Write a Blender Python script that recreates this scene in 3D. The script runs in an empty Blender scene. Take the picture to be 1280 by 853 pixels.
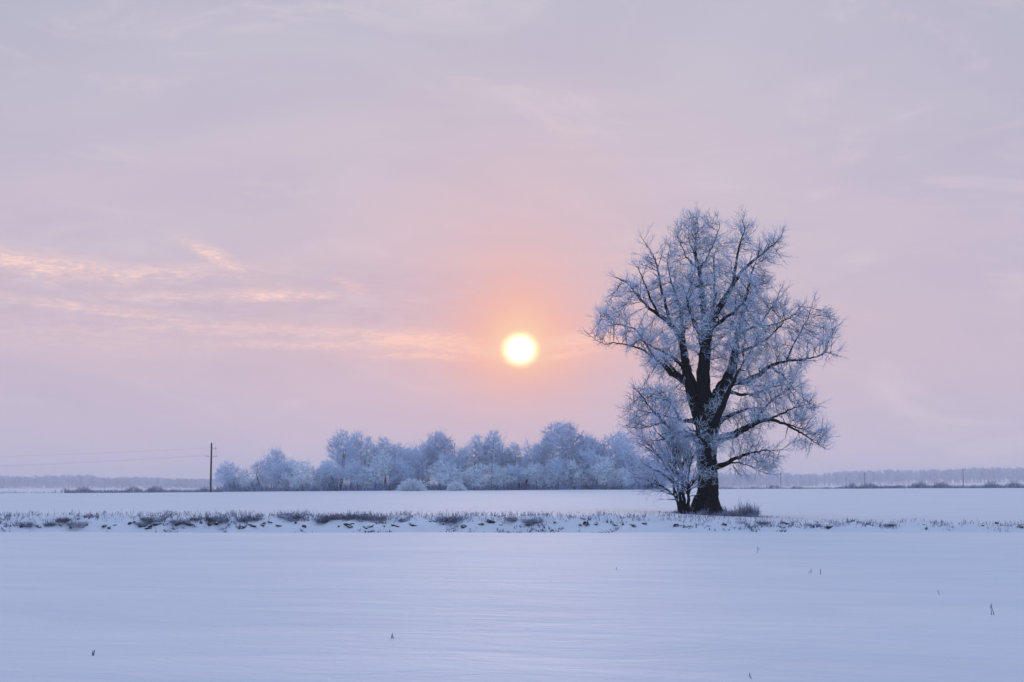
import bpy, math, random
import numpy as np
from mathutils import Vector

scene = bpy.context.scene
COL = scene.collection
R = math.radians
RS = np.random.RandomState

# ------------------------------------------------------------------ camera
HFOV = 40.0
PW, PH = 1280.0, 853.0
FPX = PW / 2 / math.tan(R(HFOV / 2))
EYE = 1.65
PITCH = math.atan((608 - 426.5) / FPX)
cam_data = bpy.data.cameras.new('camera')
cam_data.sensor_width = 36
cam_data.lens = 18 / math.tan(R(HFOV / 2))
cam_data.clip_start = 0.1
cam_data.clip_end = 20000
cam = bpy.data.objects.new('camera', cam_data)
cam.location = (0, 0, EYE)
cam.rotation_euler = (R(90) + PITCH, 0, 0)
COL.objects.link(cam)
scene.camera = cam

def ray(px, py):
    u = (px - PW / 2) / FPX
    v = (PH / 2 - py) / FPX
    c, s = math.cos(PITCH), math.sin(PITCH)
    return np.array([u, c - v * s, s + v * c])

def at(px, py, Y):
    """World point seen at photo pixel (px, py), at distance Y in front of the camera."""
    d = ray(px, py)
    t = Y / d[1]
    return np.array([d[0] * t, Y, EYE + d[2] * t])

def azel(px, py):
    d = ray(px, py)
    d = d / np.linalg.norm(d)
    return math.degrees(math.atan2(d[0], d[1])), math.degrees(math.asin(d[2]))

# ------------------------------------------------------------------ render settings
scene.view_settings.view_transform = 'Standard'
scene.view_settings.look = 'None'
scene.view_settings.exposure = 0.0
scene.view_settings.gamma = 1.0
scene.view_settings.use_curve_mapping = False
scene.render.engine = 'CYCLES'
cy = scene.cycles
cy.use_denoising = True
cy.max_bounces = 5
cy.diffuse_bounces = 3
cy.glossy_bounces = 2
cy.volume_bounces = 1
cy.transparent_max_bounces = 8
cy.caustics_reflective = False
cy.caustics_refractive = False

# ------------------------------------------------------------------ node helpers
class NT:
    def __init__(self, tree):
        self.t = tree
        self.n = tree.nodes
        self.l = tree.links
    def new(self, typ, **kw):
        nd = self.n.new(typ)
        for k, v in kw.items():
            setattr(nd, k, v)
        return nd
    def put(self, sock, v):
        if hasattr(v, 'is_output'):
            self.l.new(v, sock)
        else:
            sock.default_value = v
    def m(self, op, a, b=0.0, c=0.0, clamp=False):
        nd = self.new('ShaderNodeMath', operation=op, use_clamp=clamp)
        for i, v in enumerate((a, b, c)):
            self.put(nd.inputs[i], v)
        return nd.outputs[0]
    def step(self, x, a, b, lo=0.0, hi=1.0):
        nd = self.new('ShaderNodeMapRange', interpolation_type='SMOOTHSTEP', clamp=True)
        for i, v in enumerate((x, a, b, lo, hi)):
            self.put(nd.inputs[i], v)
        return nd.outputs[0]
    def vm(self, op, a, b=(0, 0, 0)):
        nd = self.new('ShaderNodeVectorMath', operation=op)
        self.put(nd.inputs[0], a)
        self.put(nd.inputs[1], b)
        return nd.outputs['Value'] if op in ('DOT_PRODUCT', 'LENGTH') else nd.outputs[0]
    def mix(self, f, a, b, mode='MIX'):
        nd = self.new('ShaderNodeMix', data_type='RGBA', blend_type=mode)
        self.put(nd.inputs[0], f)
        for i, v in ((6, a), (7, b)):
            if isinstance(v, (tuple, list)) and len(v) == 3:
                v = (*v, 1)
            self.put(nd.inputs[i], v)
        return nd.outputs[2]
    def ramp(self, x, stops, interp='EASE'):
        nd = self.new('ShaderNodeValToRGB')
        cr = nd.color_ramp
        cr.interpolation = interp
        while len(cr.elements) < len(stops):
            cr.elements.new(0.5)
        for e, (p, c) in zip(cr.elements, stops):
            e.position = p
            e.color = (*c, 1)
        self.put(nd.inputs[0], x)
        return nd.outputs[0]
    def noise(self, vec, scale=1.0, detail=4.0, rough=0.55, dist=0.0):
        nd = self.new('ShaderNodeTexNoise')
        self.put(nd.inputs['Vector'], vec)
        nd.inputs['Scale'].default_value = scale
        nd.inputs['Detail'].default_value = detail
        nd.inputs['Roughness'].default_value = rough
        nd.inputs['Distortion'].default_value = dist
        return nd.outputs[0]

def lin(r, g, b):
    f = lambda c: (c / 12.92 if c <= .04045 else ((c + .055) / 1.055) ** 2.4)
    return (f(r / 255), f(g / 255), f(b / 255))

# ------------------------------------------------------------------ sky and sun
SUN_AZ, SUN_EL = azel(650, 437)
sa, se = R(SUN_AZ), R(SUN_EL)
SUN = Vector((math.sin(sa) * math.cos(se), math.cos(sa) * math.cos(se), math.sin(se)))

world = bpy.data.worlds.new('World')
scene.world = world
world.use_nodes = True
W = NT(world.node_tree)
W.n.clear()
out = W.new('ShaderNodeOutputWorld')
sky = W.new('ShaderNodeTexSky')
sky.sky_type = 'NISHITA'
sky.sun_disc = False
sky.sun_elevation = se
sky.sun_rotation = sa
sky.dust_density = 3.0

tc = W.new('ShaderNodeTexCoord')
D = W.vm('NORMALIZE', tc.outputs['Generated'])
sep = W.new('ShaderNodeSeparateXYZ')
W.l.new(D, sep.inputs[0])
DEG = 57.29578
EL = W.m('MULTIPLY', W.m('ARCSINE', sep.outputs[2]), DEG)
AZ = W.m('MULTIPLY', W.m('ARCTAN2', sep.outputs[0], sep.outputs[1]), DEG)
comb = W.new('ShaderNodeCombineXYZ')
W.l.new(AZ, comb.inputs[0]); W.l.new(EL, comb.inputs[1])
AE = comb.outputs[0]

SKY_STOPS = [(-2, (198, 186, 206)), (0, (203, 189, 208)), (1.5, (204, 188, 207)), (3.0, (205, 187, 204)), (4.8, (209, 186, 199)),
             (6.5, (210, 187, 199)), (8.5, (208, 190, 202)), (12, (205, 192, 205)), (16, (198, 191, 205)), (20, (189, 187, 204)), (30, (178, 188, 208))]
front = W.ramp(W.m('DIVIDE', W.m('ADD', EL, 2.0), 32.0), [((e + 2) / 32, lin(*c)) for e, c in SKY_STOPS], 'LINEAR')
# greyer, cooler away from the sun's azimuth
side = W.step(W.m('ABSOLUTE', W.m('SUBTRACT', AZ, -3.0)), 6.0, 26.0)
front = W.mix(W.m('MULTIPLY', side, 0.55), front, lin(194, 187, 206))
corner = W.m('MULTIPLY', W.step(W.m('ABSOLUTE', AZ), 9.0, 24.0), W.step(EL, 9.0, 20.0))
front = W.mix(W.m('MULTIPLY', corner, 0.7), front, lin(174, 175, 196))
# open blue sky overhead and behind the camera
fb = W.vm('DOT_PRODUCT', D, tuple(Vector((0, math.cos(R(8)), math.sin(R(8))))))
BACK = (0.34, 0.51, 0.88)
backf = W.step(fb, 0.90, 0.25)
base = W.mix(backf, front, BACK)
# soft mottling of the veil
mot = W.noise(W.vm('MULTIPLY', AE, (0.07, 0.26, 1)), 1.0, 7, 0.6, 0.7)
base = W.mix(W.m('MULTIPLY', W.step(mot, 0.36, 0.70), 0.44), base, lin(184, 177, 200))
mot2 = W.noise(W.vm('MULTIPLY', W.vm('ADD', AE, (31, 17, 0)), (0.12, 0.34, 1)), 1.0, 7, 0.62, 0.9)
base = W.mix(W.m('MULTIPLY', W.step(mot2, 0.50, 0.72), 0.42), base, lin(222, 207, 214))

# cloud streaks lit from below
wisp = W.noise(W.vm('MULTIPLY', AE, (0.55, 2.6, 1)), 1.0, 7, 0.62, 1.1)
fine = W.noise(W.vm('MULTIPLY', AE, (0.9, 3.4, 1)), 1.5, 9, 0.70, 1.2)
STREAKS = [  # photo place of its middle, half length, half thickness (px), tilt (px/px), strength
    (40, 330, 120, 13, 0.07, 0.85), (170, 343, 120, 10, -0.09, 0.6), (270, 322, 34, 9, 0.45, 0.8),
    (345, 369, 70, 7, -0.02, 0.85), (215, 370, 90, 6, -0.03, 0.45), (436, 357, 18, 8, 0.3, 0.55), (115, 385, 150, 6, 0.09, 0.5),
    (330, 412, 170, 9, 0.0, 0.5), (525, 426, 75, 11, 0.02, 1.0), (470, 418, 110, 5, 0.05, 0.7), (540, 445, 70, 5, 0.0, 0.6), (600, 438, 80, 7, 0.03, 0.8), (714, 428, 45, 10, -0.1, 0.95), (700, 446, 40, 5, -0.2, 0.6), (400, 432, 130, 6, 0.0, 0.45), (80, 420, 200, 24, 0.0, 0.18)]
cl = None
for px, py, hl, ht, tl, st in STREAKS:
    a0, e0 = azel(px, py)
    k = DEG / FPX
    u = W.m('SUBTRACT', AZ, a0)
    v = W.m('ADD', W.m('SUBTRACT', EL, e0), W.m('MULTIPLY', u, tl))
    v = W.m('ADD', v, W.m('MULTIPLY', W.m('SUBTRACT', wisp, 0.5), 0.5))
    q = W.m('ADD', W.m('POWER', W.m('ABSOLUTE', W.m('DIVIDE', u, hl * k)), 2.0), W.m('POWER', W.m('ABSOLUTE', W.m('DIVIDE', v, ht * k)), 2.0))
    g = W.m('MULTIPLY', W.m('EXPONENT', W.m('MULTIPLY', q, -1.0)), st)
    cl = g if cl is None else W.m('MAXIMUM', cl, g)
clf = W.m('MULTIPLY', cl, W.m('ADD', 0.35, W.m('MULTIPLY', W.step(fine, 0.42, 0.62), 0.65)))
base = W.mix(W.m('MINIMUM', W.m('MULTIPLY', clf, 1.35), 0.95), base, lin(254, 214, 204))
# mauve cloud bank under and between the streaks
bank = W.m('MULTIPLY', W.step(EL, 9.6, 8.2), W.step(EL, 5.2, 6.6))
bank = W.m('MULTIPLY', bank, W.m('MULTIPLY', W.step(AZ, 2.0, -4.0), W.step(wisp, 0.62, 0.40)))
base = W.mix(W.m('MULTIPLY', bank, 0.28), base, lin(190, 168, 186))

# veiled sun: disc, yellow rim, peach aureole (stretched upwards, cut by the bank below)
a0, e0 = SUN_AZ, SUN_EL
du = W.m('SUBTRACT', AZ, a0)
dv = W.m('SUBTRACT', EL, e0)
dvs = W.m('MULTIPLY', dv, W.step(dv, -0.6, 0.6, 1.45, 0.85))
wob = W.m('MULTIPLY', W.m('SUBTRACT', wisp, 0.5), 1.0)
rad = W.m('SQRT', W.m('ADD', W.m('POWER', W.m('ABSOLUTE', du), 2.0), W.m('POWER', W.m('ABSOLUTE', dvs), 2.0)))
radw = W.m('MAXIMUM', W.m('ADD', rad, W.m('MULTIPLY', wob, W.step(rad, 0.8, 2.5))), 0.0)
wide = W.m('EXPONENT', W.m('MULTIPLY', W.m('POWER', W.m('DIVIDE', radw, 6.6), 2.0), -1.0))
base = W.mix(W.m('MULTIPLY', wide, 0.42), base, lin(244, 186, 178))
# low warm band of cloud to both sides of the sun
bandq = W.m('ADD', W.m('POWER', W.m('DIVIDE', W.m('ABSOLUTE', du), 5.5), 2.0), W.m('POWER', W.m('DIVIDE', W.m('ABSOLUTE', dv), 0.75), 2.0))
band = W.m('EXPONENT', W.m('MULTIPLY', bandq, -1.0))
base = W.mix(W.m('MULTIPLY', band, W.step(fine, 0.30, 0.75, 0.25, 0.65)), base, lin(255, 190, 170))
mid = W.m('EXPONENT', W.m('MULTIPLY', W.m('POWER', W.m('DIVIDE', radw, 2.6), 2.0), -1.0))
base = W.mix(W.m('MULTIPLY', mid, W.step(fine, 0.30, 0.72, 0.74, 0.98)), base, lin(255, 177, 152))
near = W.m('EXPONENT', W.m('MULTIPLY', W.m('POWER', W.m('DIVIDE', rad, 1.2), 2.0), -1.0))
base = W.mix(W.m('MULTIPLY', near, 0.9), base, (1.0, 0.70, 0.42))
dr = W.m('SQRT', W.m('ADD', W.m('POWER', W.m('ABSOLUTE', du), 2.0), W.m('POWER', W.m('ABSOLUTE', W.m('MULTIPLY', dv, 1.1)), 2.0)))
ov = W.m('MULTIPLY', clf, W.m('MULTIPLY', W.step(dr, 8.0, 4.0), W.step(dr, 0.65, 1.15)))
base = W.mix(W.m('MULTIPLY', ov, 0.95), base, lin(255, 208, 186))
dr = W.m('ADD', dr, W.m('MULTIPLY', W.m('SUBTRACT', fine, 0.5), 0.22))
rim = W.step(dr, 0.94, 0.42)
base = W.mix(rim, base, (1.6, 1.30, 0.70))
disc = W.step(dr, 0.61, 0.38)
base = W.mix(disc, base, (4.0, 3.6, 2.9))
# the veil of frozen cloud hides most of the clear sky (sky texture) behind it
bg1 = W.new('ShaderNodeBackground')
W.l.new(sky.outputs[0], bg1.inputs[0])
bg1.inputs[1].default_value = 0.05
bg2 = W.new('ShaderNodeBackground')
W.l.new(base, bg2.inputs[0])
bg2.inputs[1].default_value = 1.03
veil = W.new('ShaderNodeMixShader')
W.put(veil.inputs[0], W.step(fb, -0.2, 0.6, 0.80, 0.995))
W.l.new(bg1.outputs[0], veil.inputs[1]); W.l.new(bg2.outputs[0], veil.inputs[2])
W.l.new(veil.outputs[0], out.inputs[0])

sun_l = bpy.data.lights.new('sun', 'SUN')
sun_l.energy = 0.8
sun_l.angle = R(10)
sun_l.color = (1.0, 0.72, 0.58)
sun_o = bpy.data.objects.new('sun', sun_l)
sun_o.rotation_euler = (-SUN).to_track_quat('-Z', 'Y').to_euler()
sun_o.location = (0, 60, 60)
COL.objects.link(sun_o)

# ------------------------------------------------------------------ materials
def material(name):
    m = bpy.data.materials.new(name)
    m.use_nodes = True
    t = NT(m.node_tree)
    b = m.node_tree.nodes['Principled BSDF']
    return m, t, b

def bump(t, b, h, strength, dist):
    nd = t.new('ShaderNodeBump')
    nd.inputs['Strength'].default_value = strength
    nd.inputs['Distance'].default_value = dist
    t.put(nd.inputs['Height'], h)
    t.l.new(nd.outputs[0], b.inputs['Normal'])

def snow_material():
    m, t, b = material('snow')
    g = t.new('ShaderNodeNewGeometry')
    P = g.outputs['Position']
    rot = t.new('ShaderNodeVectorRotate', rotation_type='Z_AXIS')
    t.l.new(P, rot.inputs['Vector']); rot.inputs['Angle'].default_value = R(14)
    Q = rot.outputs[0]
    n1 = t.noise(t.vm('MULTIPLY', Q, (0.16, 0.42, 0.4)), 1.0, 5, 0.55, 1.0)
    n2 = t.noise(t.vm('MULTIPLY', Q, (0.9, 2.0, 2.0)), 1.0, 6, 0.62, 1.2)
    n3 = t.noise(P, 9.0, 3, 0.6)
    c = t.mix(t.step(n1, 0.3, 0.7), (0.84, 0.86, 0.885), (0.915, 0.92, 0.93))
    t.l.new(c, b.inputs['Base Color'])
    b.inputs['Roughness'].default_value = 0.75
    b.inputs['Specular IOR Level'].default_value = 0.25
    h = t.m('ADD', t.m('MULTIPLY', n1, 0.17), t.m('ADD', t.m('MULTIPLY', n2, 0.075), t.m('MULTIPLY', n3, 0.012)))
    bump(t, b, h, 0.6, 1.0)
    return m

def frost_material(name, frost, bark, lo, hi, scale):
    """Rime on twigs, patchy over the bark."""
    m, t, b = material(name)
    g = t.new('ShaderNodeNewGeometry')
    n = t.noise(g.outputs['Position'], scale, 3, 0.6)
    n2 = t.noise(g.outputs['Position'], scale * 0.22, 2, 0.5)
    f = t.m('ADD', t.m('MULTIPLY', n, 0.6), t.m('MULTIPLY', n2, 0.4))
    c = t.mix(t.step(f, lo, hi), bark, frost)
    t.l.new(c, b.inputs['Base Color'])
    b.inputs['Roughness'].default_value = 0.7
    b.inputs['Specular IOR Level'].default_value = 0.2
    return m

def bark_material(name, bark, frost, amount):
    """Dark bark with rime and snow caught on the upper faces."""
    m, t, b = material(name)
    g = t.new('ShaderNodeNewGeometry')
    P = g.outputs['Position']
    s = t.new('ShaderNodeSeparateXYZ')
    t.l.new(g.outputs['Normal'], s.inputs[0])
    n = t.noise(P, 2.2, 4, 0.65)
    n2 = t.noise(t.vm('MULTIPLY', P, (9, 9, 1.6)), 1.0, 4, 0.6)
    up = t.m('ADD', t.m('MULTIPLY', s.outputs[2], 0.55), t.m('MULTIPLY', n, 1.0))
    f = t.step(up, 1.02 - amount, 1.22 - amount)
    bc = t.mix(n2, bark, tuple(2.0 * x for x in bark))
    t.l.new(t.mix(f, bc, frost), b.inputs['Base Color'])
    b.inputs['Roughness'].default_value = 0.9
    b.inputs['Specular IOR Level'].default_value = 0.05
    bump(t, b, n2, 0.9, 0.06)
    return m

FROST = (0.72, 0.82, 0.96)
M_SNOW = snow_material()
M_BARK = bark_material('oak_bark', (0.009, 0.008, 0.009), FROST, -0.02)
M_BRANCH = bark_material('frosted_branch', (0.014, 0.012, 0.015), FROST, 0.12)
M_TWIG = frost_material('frosted_twig', (0.80, 0.90, 0.99), (0.09, 0.10, 0.16), 0.34, 0.50, 1.3)
M_THIN = frost_material('thinly_frosted_twig', (0.50, 0.60, 0.88), (0.06, 0.058, 0.09), 0.35, 0.54, 1.1)
M_FAR_BARK = bark_material('grove_bark', (0.03, 0.03, 0.04), FROST, 0.25)
M_PALE = frost_material('thick_rime', (0.84, 0.92, 0.99), (0.16, 0.19, 0.29), 0.33, 0.49, 0.7)
M_DULL = frost_material('thin_rime', (0.74, 0.84, 0.98), (0.20, 0.23, 0.34), 0.30, 0.47, 0.8)
M_PURPLE = frost_material('bare_purple_twig', (0.76, 0.84, 0.98), (0.32, 0.36, 0.50), 0.34, 0.52, 0.8)
M_SHRUB = frost_material('white_rime', (0.86, 0.93, 0.99), (0.40, 0.46, 0.58), 0.20, 0.45, 1.5)
M_BRUSH = frost_material('dark_brush', (0.42, 0.52, 0.80), (0.07, 0.085, 0.15), 0.38, 0.62, 0.4)
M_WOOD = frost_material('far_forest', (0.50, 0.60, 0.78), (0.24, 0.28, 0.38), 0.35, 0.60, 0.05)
M_GRASS = frost_material('dry_frosted_grass', (0.52, 0.54, 0.68), (0.10, 0.08, 0.10), 0.38, 0.62, 3.0)
M_DARKGRASS = frost_material('dark_weed', (0.38, 0.42, 0.54), (0.085, 0.078, 0.115), 0.38, 0.58, 5.0)

def clod_material():
    m, t, b = material('earth_and_snow')
    g = t.new('ShaderNodeNewGeometry')
    s = t.new('ShaderNodeSeparateXYZ')
    t.l.new(g.outputs['Normal'], s.inputs[0])
    n = t.noise(g.outputs['Position'], 5.0, 4, 0.6)
    f = t.step(t.m('ADD', s.outputs[2], t.m('MULTIPLY', n, 0.8)), 0.95, 1.15)
    t.l.new(t.mix(f, (0.045, 0.035, 0.032), (0.8, 0.82, 0.86)), b.inputs['Base Color'])
    b.inputs['Roughness'].default_value = 0.9
    bump(t, b, n, 0.8, 0.05)
    return m
M_CLOD = clod_material()

def plain(name, c, rough=0.7):
    m, t, b = material(name)
    g = t.new('ShaderNodeNewGeometry')
    n = t.noise(t.vm('MULTIPLY', g.outputs['Position'], (6, 6, 0.8)), 1.0, 4, 0.6)
    t.l.new(t.mix(n, tuple(x * 0.7 for x in c), tuple(x * 1.3 for x in c)), b.inputs['Base Color'])
    b.inputs['Roughness'].default_value = rough
    return m
M_POST = plain('weathered_wood', (0.05, 0.04, 0.04))
M_STEEL = plain('frosted_steel', (0.32, 0.34, 0.38))
M_WIRE = plain('cable_black', (0.10, 0.10, 0.11))
M_CERAMIC = plain('grey_ceramic', (0.35, 0.36, 0.38), 0.3)

# ------------------------------------------------------------------ mesh helpers
class MB:
    def __init__(self):
        self.V, self.F, self.I, self.n = [], [], [], 0
    def add(self, V, F, mi=0):
        V = np.asarray(V, float).reshape(-1, 3); F = np.asarray(F, int).reshape(-1, 4)
        self.V.append(V); self.F.append(F + self.n); self.I.append(np.full(len(F), mi, int))
        self.n += len(V)
    def prisms(self, P0, P1, R0, R1, k=3, mi=0):
        P0 = np.asarray(P0, float).reshape(-1, 3); P1 = np.asarray(P1, float).reshape(-1, 3)
        N = len(P0)
        if N == 0: return
        R0 = np.broadcast_to(np.asarray(R0, float), (N,)); R1 = np.broadcast_to(np.asarray(R1, float), (N,))
        d = P1 - P0
        d = d / np.maximum(np.linalg.norm(d, axis=1, keepdims=True), 1e-9)
        ref = np.where((np.abs(d[:, 2]) > .9)[:, None], np.array([1., 0, 0]), np.array([0, 0, 1.]))
        a = np.cross(d, ref); a /= np.linalg.norm(a, axis=1, keepdims=True)
        b = np.cross(d, a)
        ang = np.arange(k) * 2 * math.pi / k
        ring = a[:, None, :] * np.cos(ang)[None, :, None] + b[:, None, :] * np.sin(ang)[None, :, None]
        V = np.concatenate([P0[:, None] + ring * R0[:, None, None], P1[:, None] + ring * R1[:, None, None]], 1)
        i = np.arange(k); j = (i + 1) % k
        f = np.stack([i, i + k, j + k, j], 1)
        F = f[None] + (np.arange(N) * 2 * k)[:, None, None]
        self.add(V, F, mi)
    def tube(self, pts, rad, k=10, mi=0, rough=0.0, rng=None):
        pts = np.asarray(pts, float); n = len(pts)
        tan = np.gradient(pts, axis=0); tan /= np.linalg.norm(tan, axis=1, keepdims=True)
        ref = np.array([0, 1., 0.]) if abs(tan[0][1]) < .9 else np.array([1., 0, 0])
        V = []
        ph = np.zeros(k) if rng is None else rng.uniform(-1, 1, k) * rough
        for p, t, r in zip(pts, tan, rad):
            a = np.cross(t, ref); a /= np.linalg.norm(a); b = np.cross(t, a)
            ang = np.arange(k) * 2 * math.pi / k
            jit = 1 + ph + (0 if rng is None else rng.uniform(-1, 1, k) * rough * .6)
            V.append(p + (a[None] * np.cos(ang)[:, None] + b[None] * np.sin(ang)[:, None]) * (r * jit)[:, None])
        V = np.concatenate(V)
        i = np.arange(k); j = (i + 1) % k
        f = np.stack([i, j, j + k, i + k], 1)
        F = (f[None] + (np.arange(n - 1) * k)[:, None, None]).reshape(-1, 4)
        self.add(V, F, mi)
        c = np.arange(k)
        for base, c0 in ((0, pts[0]), ((n - 1) * k, pts[-1])):   # end caps as quad fans on a centre vertex
            st = self.n
            self.add(np.array([c0]), np.zeros((0, 4)), mi)
            off = st - len(V) if base == 0 else st - len(V) - 1
            q = np.stack([c, (c + 1) % k, (c + 2) % k], 1)[::2]
            F = np.concatenate([q + base + off, np.full((len(q), 1), st)], 1)
            self.F.append(F); self.I.append(np.full(len(F), mi, int))
    def box(self, c, s, mi=0):
        c = np.array(c, float); s = np.array(s, float) / 2
        V = c + s * np.array([[x, y, z] for z in (-1, 1) for y in (-1, 1) for x in (-1, 1)])
        self.add(V, [[0, 2, 3, 1], [4, 5, 7, 6], [0, 1, 5, 4], [2, 6, 7, 3], [0, 4, 6, 2], [1, 3, 7, 5]], mi)
    def mesh(self, name, mats, smooth=False):
        V = np.concatenate(self.V); F = np.concatenate(self.F); I = np.concatenate(self.I)
        me = bpy.data.meshes.new(name)
        me.vertices.add(len(V)); me.vertices.foreach_set('co', V.ravel())
        me.loops.add(F.size); me.polygons.add(len(F))
        me.loops.foreach_set('vertex_index', F.ravel().astype(np.int32))
        me.polygons.foreach_set('loop_start', (np.arange(len(F)) * 4).astype(np.int32))
        for m in (mats if isinstance(mats, (list, tuple)) else [mats]):
            me.materials.append(m)
        me.polygons.foreach_set('material_index', I.astype(np.int32))
        me.polygons.foreach_set('use_smooth', np.full(len(F), smooth))
        me.update(calc_edges=True)
        me.validate()
        return me
    def build(self, name, mats, parent=None, smooth=False):
        return link(name, self.mesh(name, mats, smooth), parent)

def link(name, data, parent=None):
    o = bpy.data.objects.new(name, data)
    COL.objects.link(o)
    o.parent = parent
    return o
def tag(o, label=None, cat=None, group=None, kind=None):
    if label: o['label'] = label
    if cat: o['category'] = cat
    if group: o['group'] = group
    if kind: o['kind'] = kind
    return o
def thing(name, label, cat, loc=(0, 0, 0), rz=0.0, group=None):
    o = link(name, None)
    o.location = loc; o.rotation_euler = (0, 0, rz)
    return tag(o, label, cat, group)

def unit(v):
    return v / np.maximum(np.linalg.norm(v, axis=-1, keepdims=True), 1e-9)

# ------------------------------------------------------------------ terrain
EDGE, BOT0, BOT1, TOP = 54.0, 57.0, 60.0, 66.5
def wob(x, y, s, seed):
    r = RS(seed); z = 0 * x + 0 * y
    for i in range(7):
        a = r.uniform(0, 6.283); k = s * r.uniform(.6, 2.2)
        z = z + np.sin(x * k * math.cos(a) + y * k * math.sin(a) + r.uniform(0, 6.28)) / 7
    return z
def ss(a, b, x):
    t = np.clip((x - a) / (b - a), 0, 1)
    return t * t * (3 - 2 * t)
def height(x, y):
    x = np.asarray(x, float); y = np.asarray(y, float)
    edge = EDGE + 0.35 * np.sin(x * .05) + 0.2 * wob(x, 0 * x, .25, 3)
    u = np.clip(x / np.maximum(y, 1.0) / math.tan(R(20)), -1.3, 1.3)          # left..right across the view
    near = (0.045 * wob(x, y, .35, 5) + .018 * wob(x + .3 * y, y, 1.1, 6)) * ss(3, 12, y) - 0.10 * ss(20, 54, y) - 0.02 * u * ss(20, 54, y)
    # far field: bank top, then a gentle rise to the crest where the grove stands
    ztop = 0.26 - 0.40 * ss(6, 17, x) + 0.05 * wob(x, 0 * x, .35, 8)
    crest = 0.88 + 0.55 * u * np.where(u > 0, .80, 1.15)
    zf = ztop + (crest - ztop) * ss(TOP, 285, y) ** 0.9
    zf = zf + 0.05 * wob(x, y, .12, 9)
    zf = zf - (zf + 2.6) * ss(330, 620, y)
    zf = zf - 0.04 * np.exp(-((x - 11.2) / 4.2) ** 2 - ((y - 80.3) / 4.5) ** 2)  # slight hollow round the oak
    zf = zf + (14 * ss(250, 1200, x) * ss(1500, 2500, y))
    rough = 0.20 * wob(x, y, 1.6, 11) + 0.16 * wob(x, y, 4.0, 12) + 0.08 * wob(x, y, 9.0, 13)
    a = ss(edge - .15, BOT0 + .4, y)
    b = ss(63.4, TOP, y) ** 0.8
    bot = -0.75
    z = near + (bot - near) * a
    z = z + (zf - z) * b
    z = z + rough * ss(BOT0, BOT1 + 1, y) * (1 - ss(TOP - .8, TOP + 1.5, y))
    return z
def hz(x, y):
    return float(height(np.array([x]), np.array([y]))[0])

def spaced(spec):
    out = []
    for a, b, s in spec:
        out.extend(np.arange(a, b, s))
    return np.array(out)
xs = spaced([(0, 30, .28), (30, 60, .9), (60, 130, 2.5), (130, 400, 12), (400, 1400, 60), (1400, 5000, 400)])
xs = np.concatenate([-xs[::-1][:-1], xs])
ys = spaced([(-60, 0, 6), (0, 30, .8), (30, 52.5, .5), (52.5, 57, .12), (57, 70, .2), (70, 100, .8), (100, 300, 4), (300, 700, 15), (700, 3000, 80), (3000, 6100, 400)])
GX, GY = np.meshgrid(xs, ys)
GZ = height(GX, GY)
nx, ny = len(xs), len(ys)
idx = np.arange(nx * ny).reshape(ny, nx)
g = MB()
g.add(np.stack([GX, GY, GZ], -1), np.stack([idx[:-1, :-1], idx[:-1, 1:], idx[1:, 1:], idx[1:, :-1]], -1))
tag(g.build('snow_ground', M_SNOW, smooth=True), 'wide flat snow field crossed by a shallow ditch', 'ground', kind='structure')

# ------------------------------------------------------------------ haze
hb = MB()
hb.box((0, 1950, 20.5), (7600, 4100, 51))
hm = bpy.data.materials.new('haze')
hm.use_nodes = True
ht = NT(hm.node_tree)
ht.n.clear()
ho = ht.new('ShaderNodeOutputMaterial')
hv = ht.new('ShaderNodeVolumePrincipled')
hv.inputs['Color'].default_value = (1.0, 0.94, 0.94, 1)
hv.inputs['Density'].default_value = 0.0003
hv.inputs['Anisotropy'].default_value = 0.0
ht.l.new(hv.outputs[0], ho.inputs['Volume'])
tag(hb.build('haze', hm), 'thin frosty haze lying over the whole field', 'haze', kind='stuff')

# ------------------------------------------------------------------ branching
def colonize(pos, par, A, di, dk, step, iters, rng, trop=(0, 0, .1), jit=.25, maxkids=3):
    """Grow a branch skeleton from given nodes towards the attraction points A."""
    pos = [np.asarray(p, float) for p in pos]; par = list(par)
    kids = np.zeros(len(pos), int).tolist()
    P = np.array(pos)
    best = np.full(len(A), 1e9); who = np.zeros(len(A), int)
    def upd(Pn, off):
        for s in range(0, len(Pn), 400):
            q = Pn[s:s + 400]
            d = ((A[:, None] - q[None]) ** 2).sum(-1)
            j = d.argmin(1); dm = np.sqrt(d[np.arange(len(A)), j])
            m = dm < best
            best[m] = dm[m]; who[m] = off + s + j[m]
    upd(P, 0)
    trop = np.array(trop)
    for it in range(iters):
        keep = best > dk
        A = A[keep]; best = best[keep]; who = who[keep]
        if len(A) < 5: break
        act = best < di
        if not act.any(): break
        w = who[act]
        v = unit(A[act] - P[w])
        uq, inv = np.unique(w, return_inverse=True)
        S = np.zeros((len(uq), 3)); np.add.at(S, inv, v)
        Dn = unit(S) + trop + rng.normal(0, jit, (len(uq), 3))
        Dn = unit(Dn)
        new = []
        blocked = []
        for q, d in zip(uq, Dn):
            if kids[q] >= maxkids:
                blocked.append(q); continue
            kids[q] += 1
            par.append(int(q)); kids.append(0)
            new.append(P[q] + d * step)
        if blocked:
            bm = np.isin(who, blocked) & act
            A = A[~bm]; best = best[~bm]; who = who[~bm]
        if not new: break
        new = np.array(new)
        off = len(P)
        P = np.concatenate([P, new])
        upd(new, off)
    return P, np.array(par)

def pipe_radius(par, r0, ex):
    n = len(par)
    acc = np.zeros(n)
    kids = np.bincount(par[par >= 0], minlength=n)
    for i in range(n - 1, -1, -1):
        if kids[i] == 0: acc[i] = r0 ** ex
        if par[i] >= 0: acc[par[i]] += acc[i]
    return acc ** (1 / ex)

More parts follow.
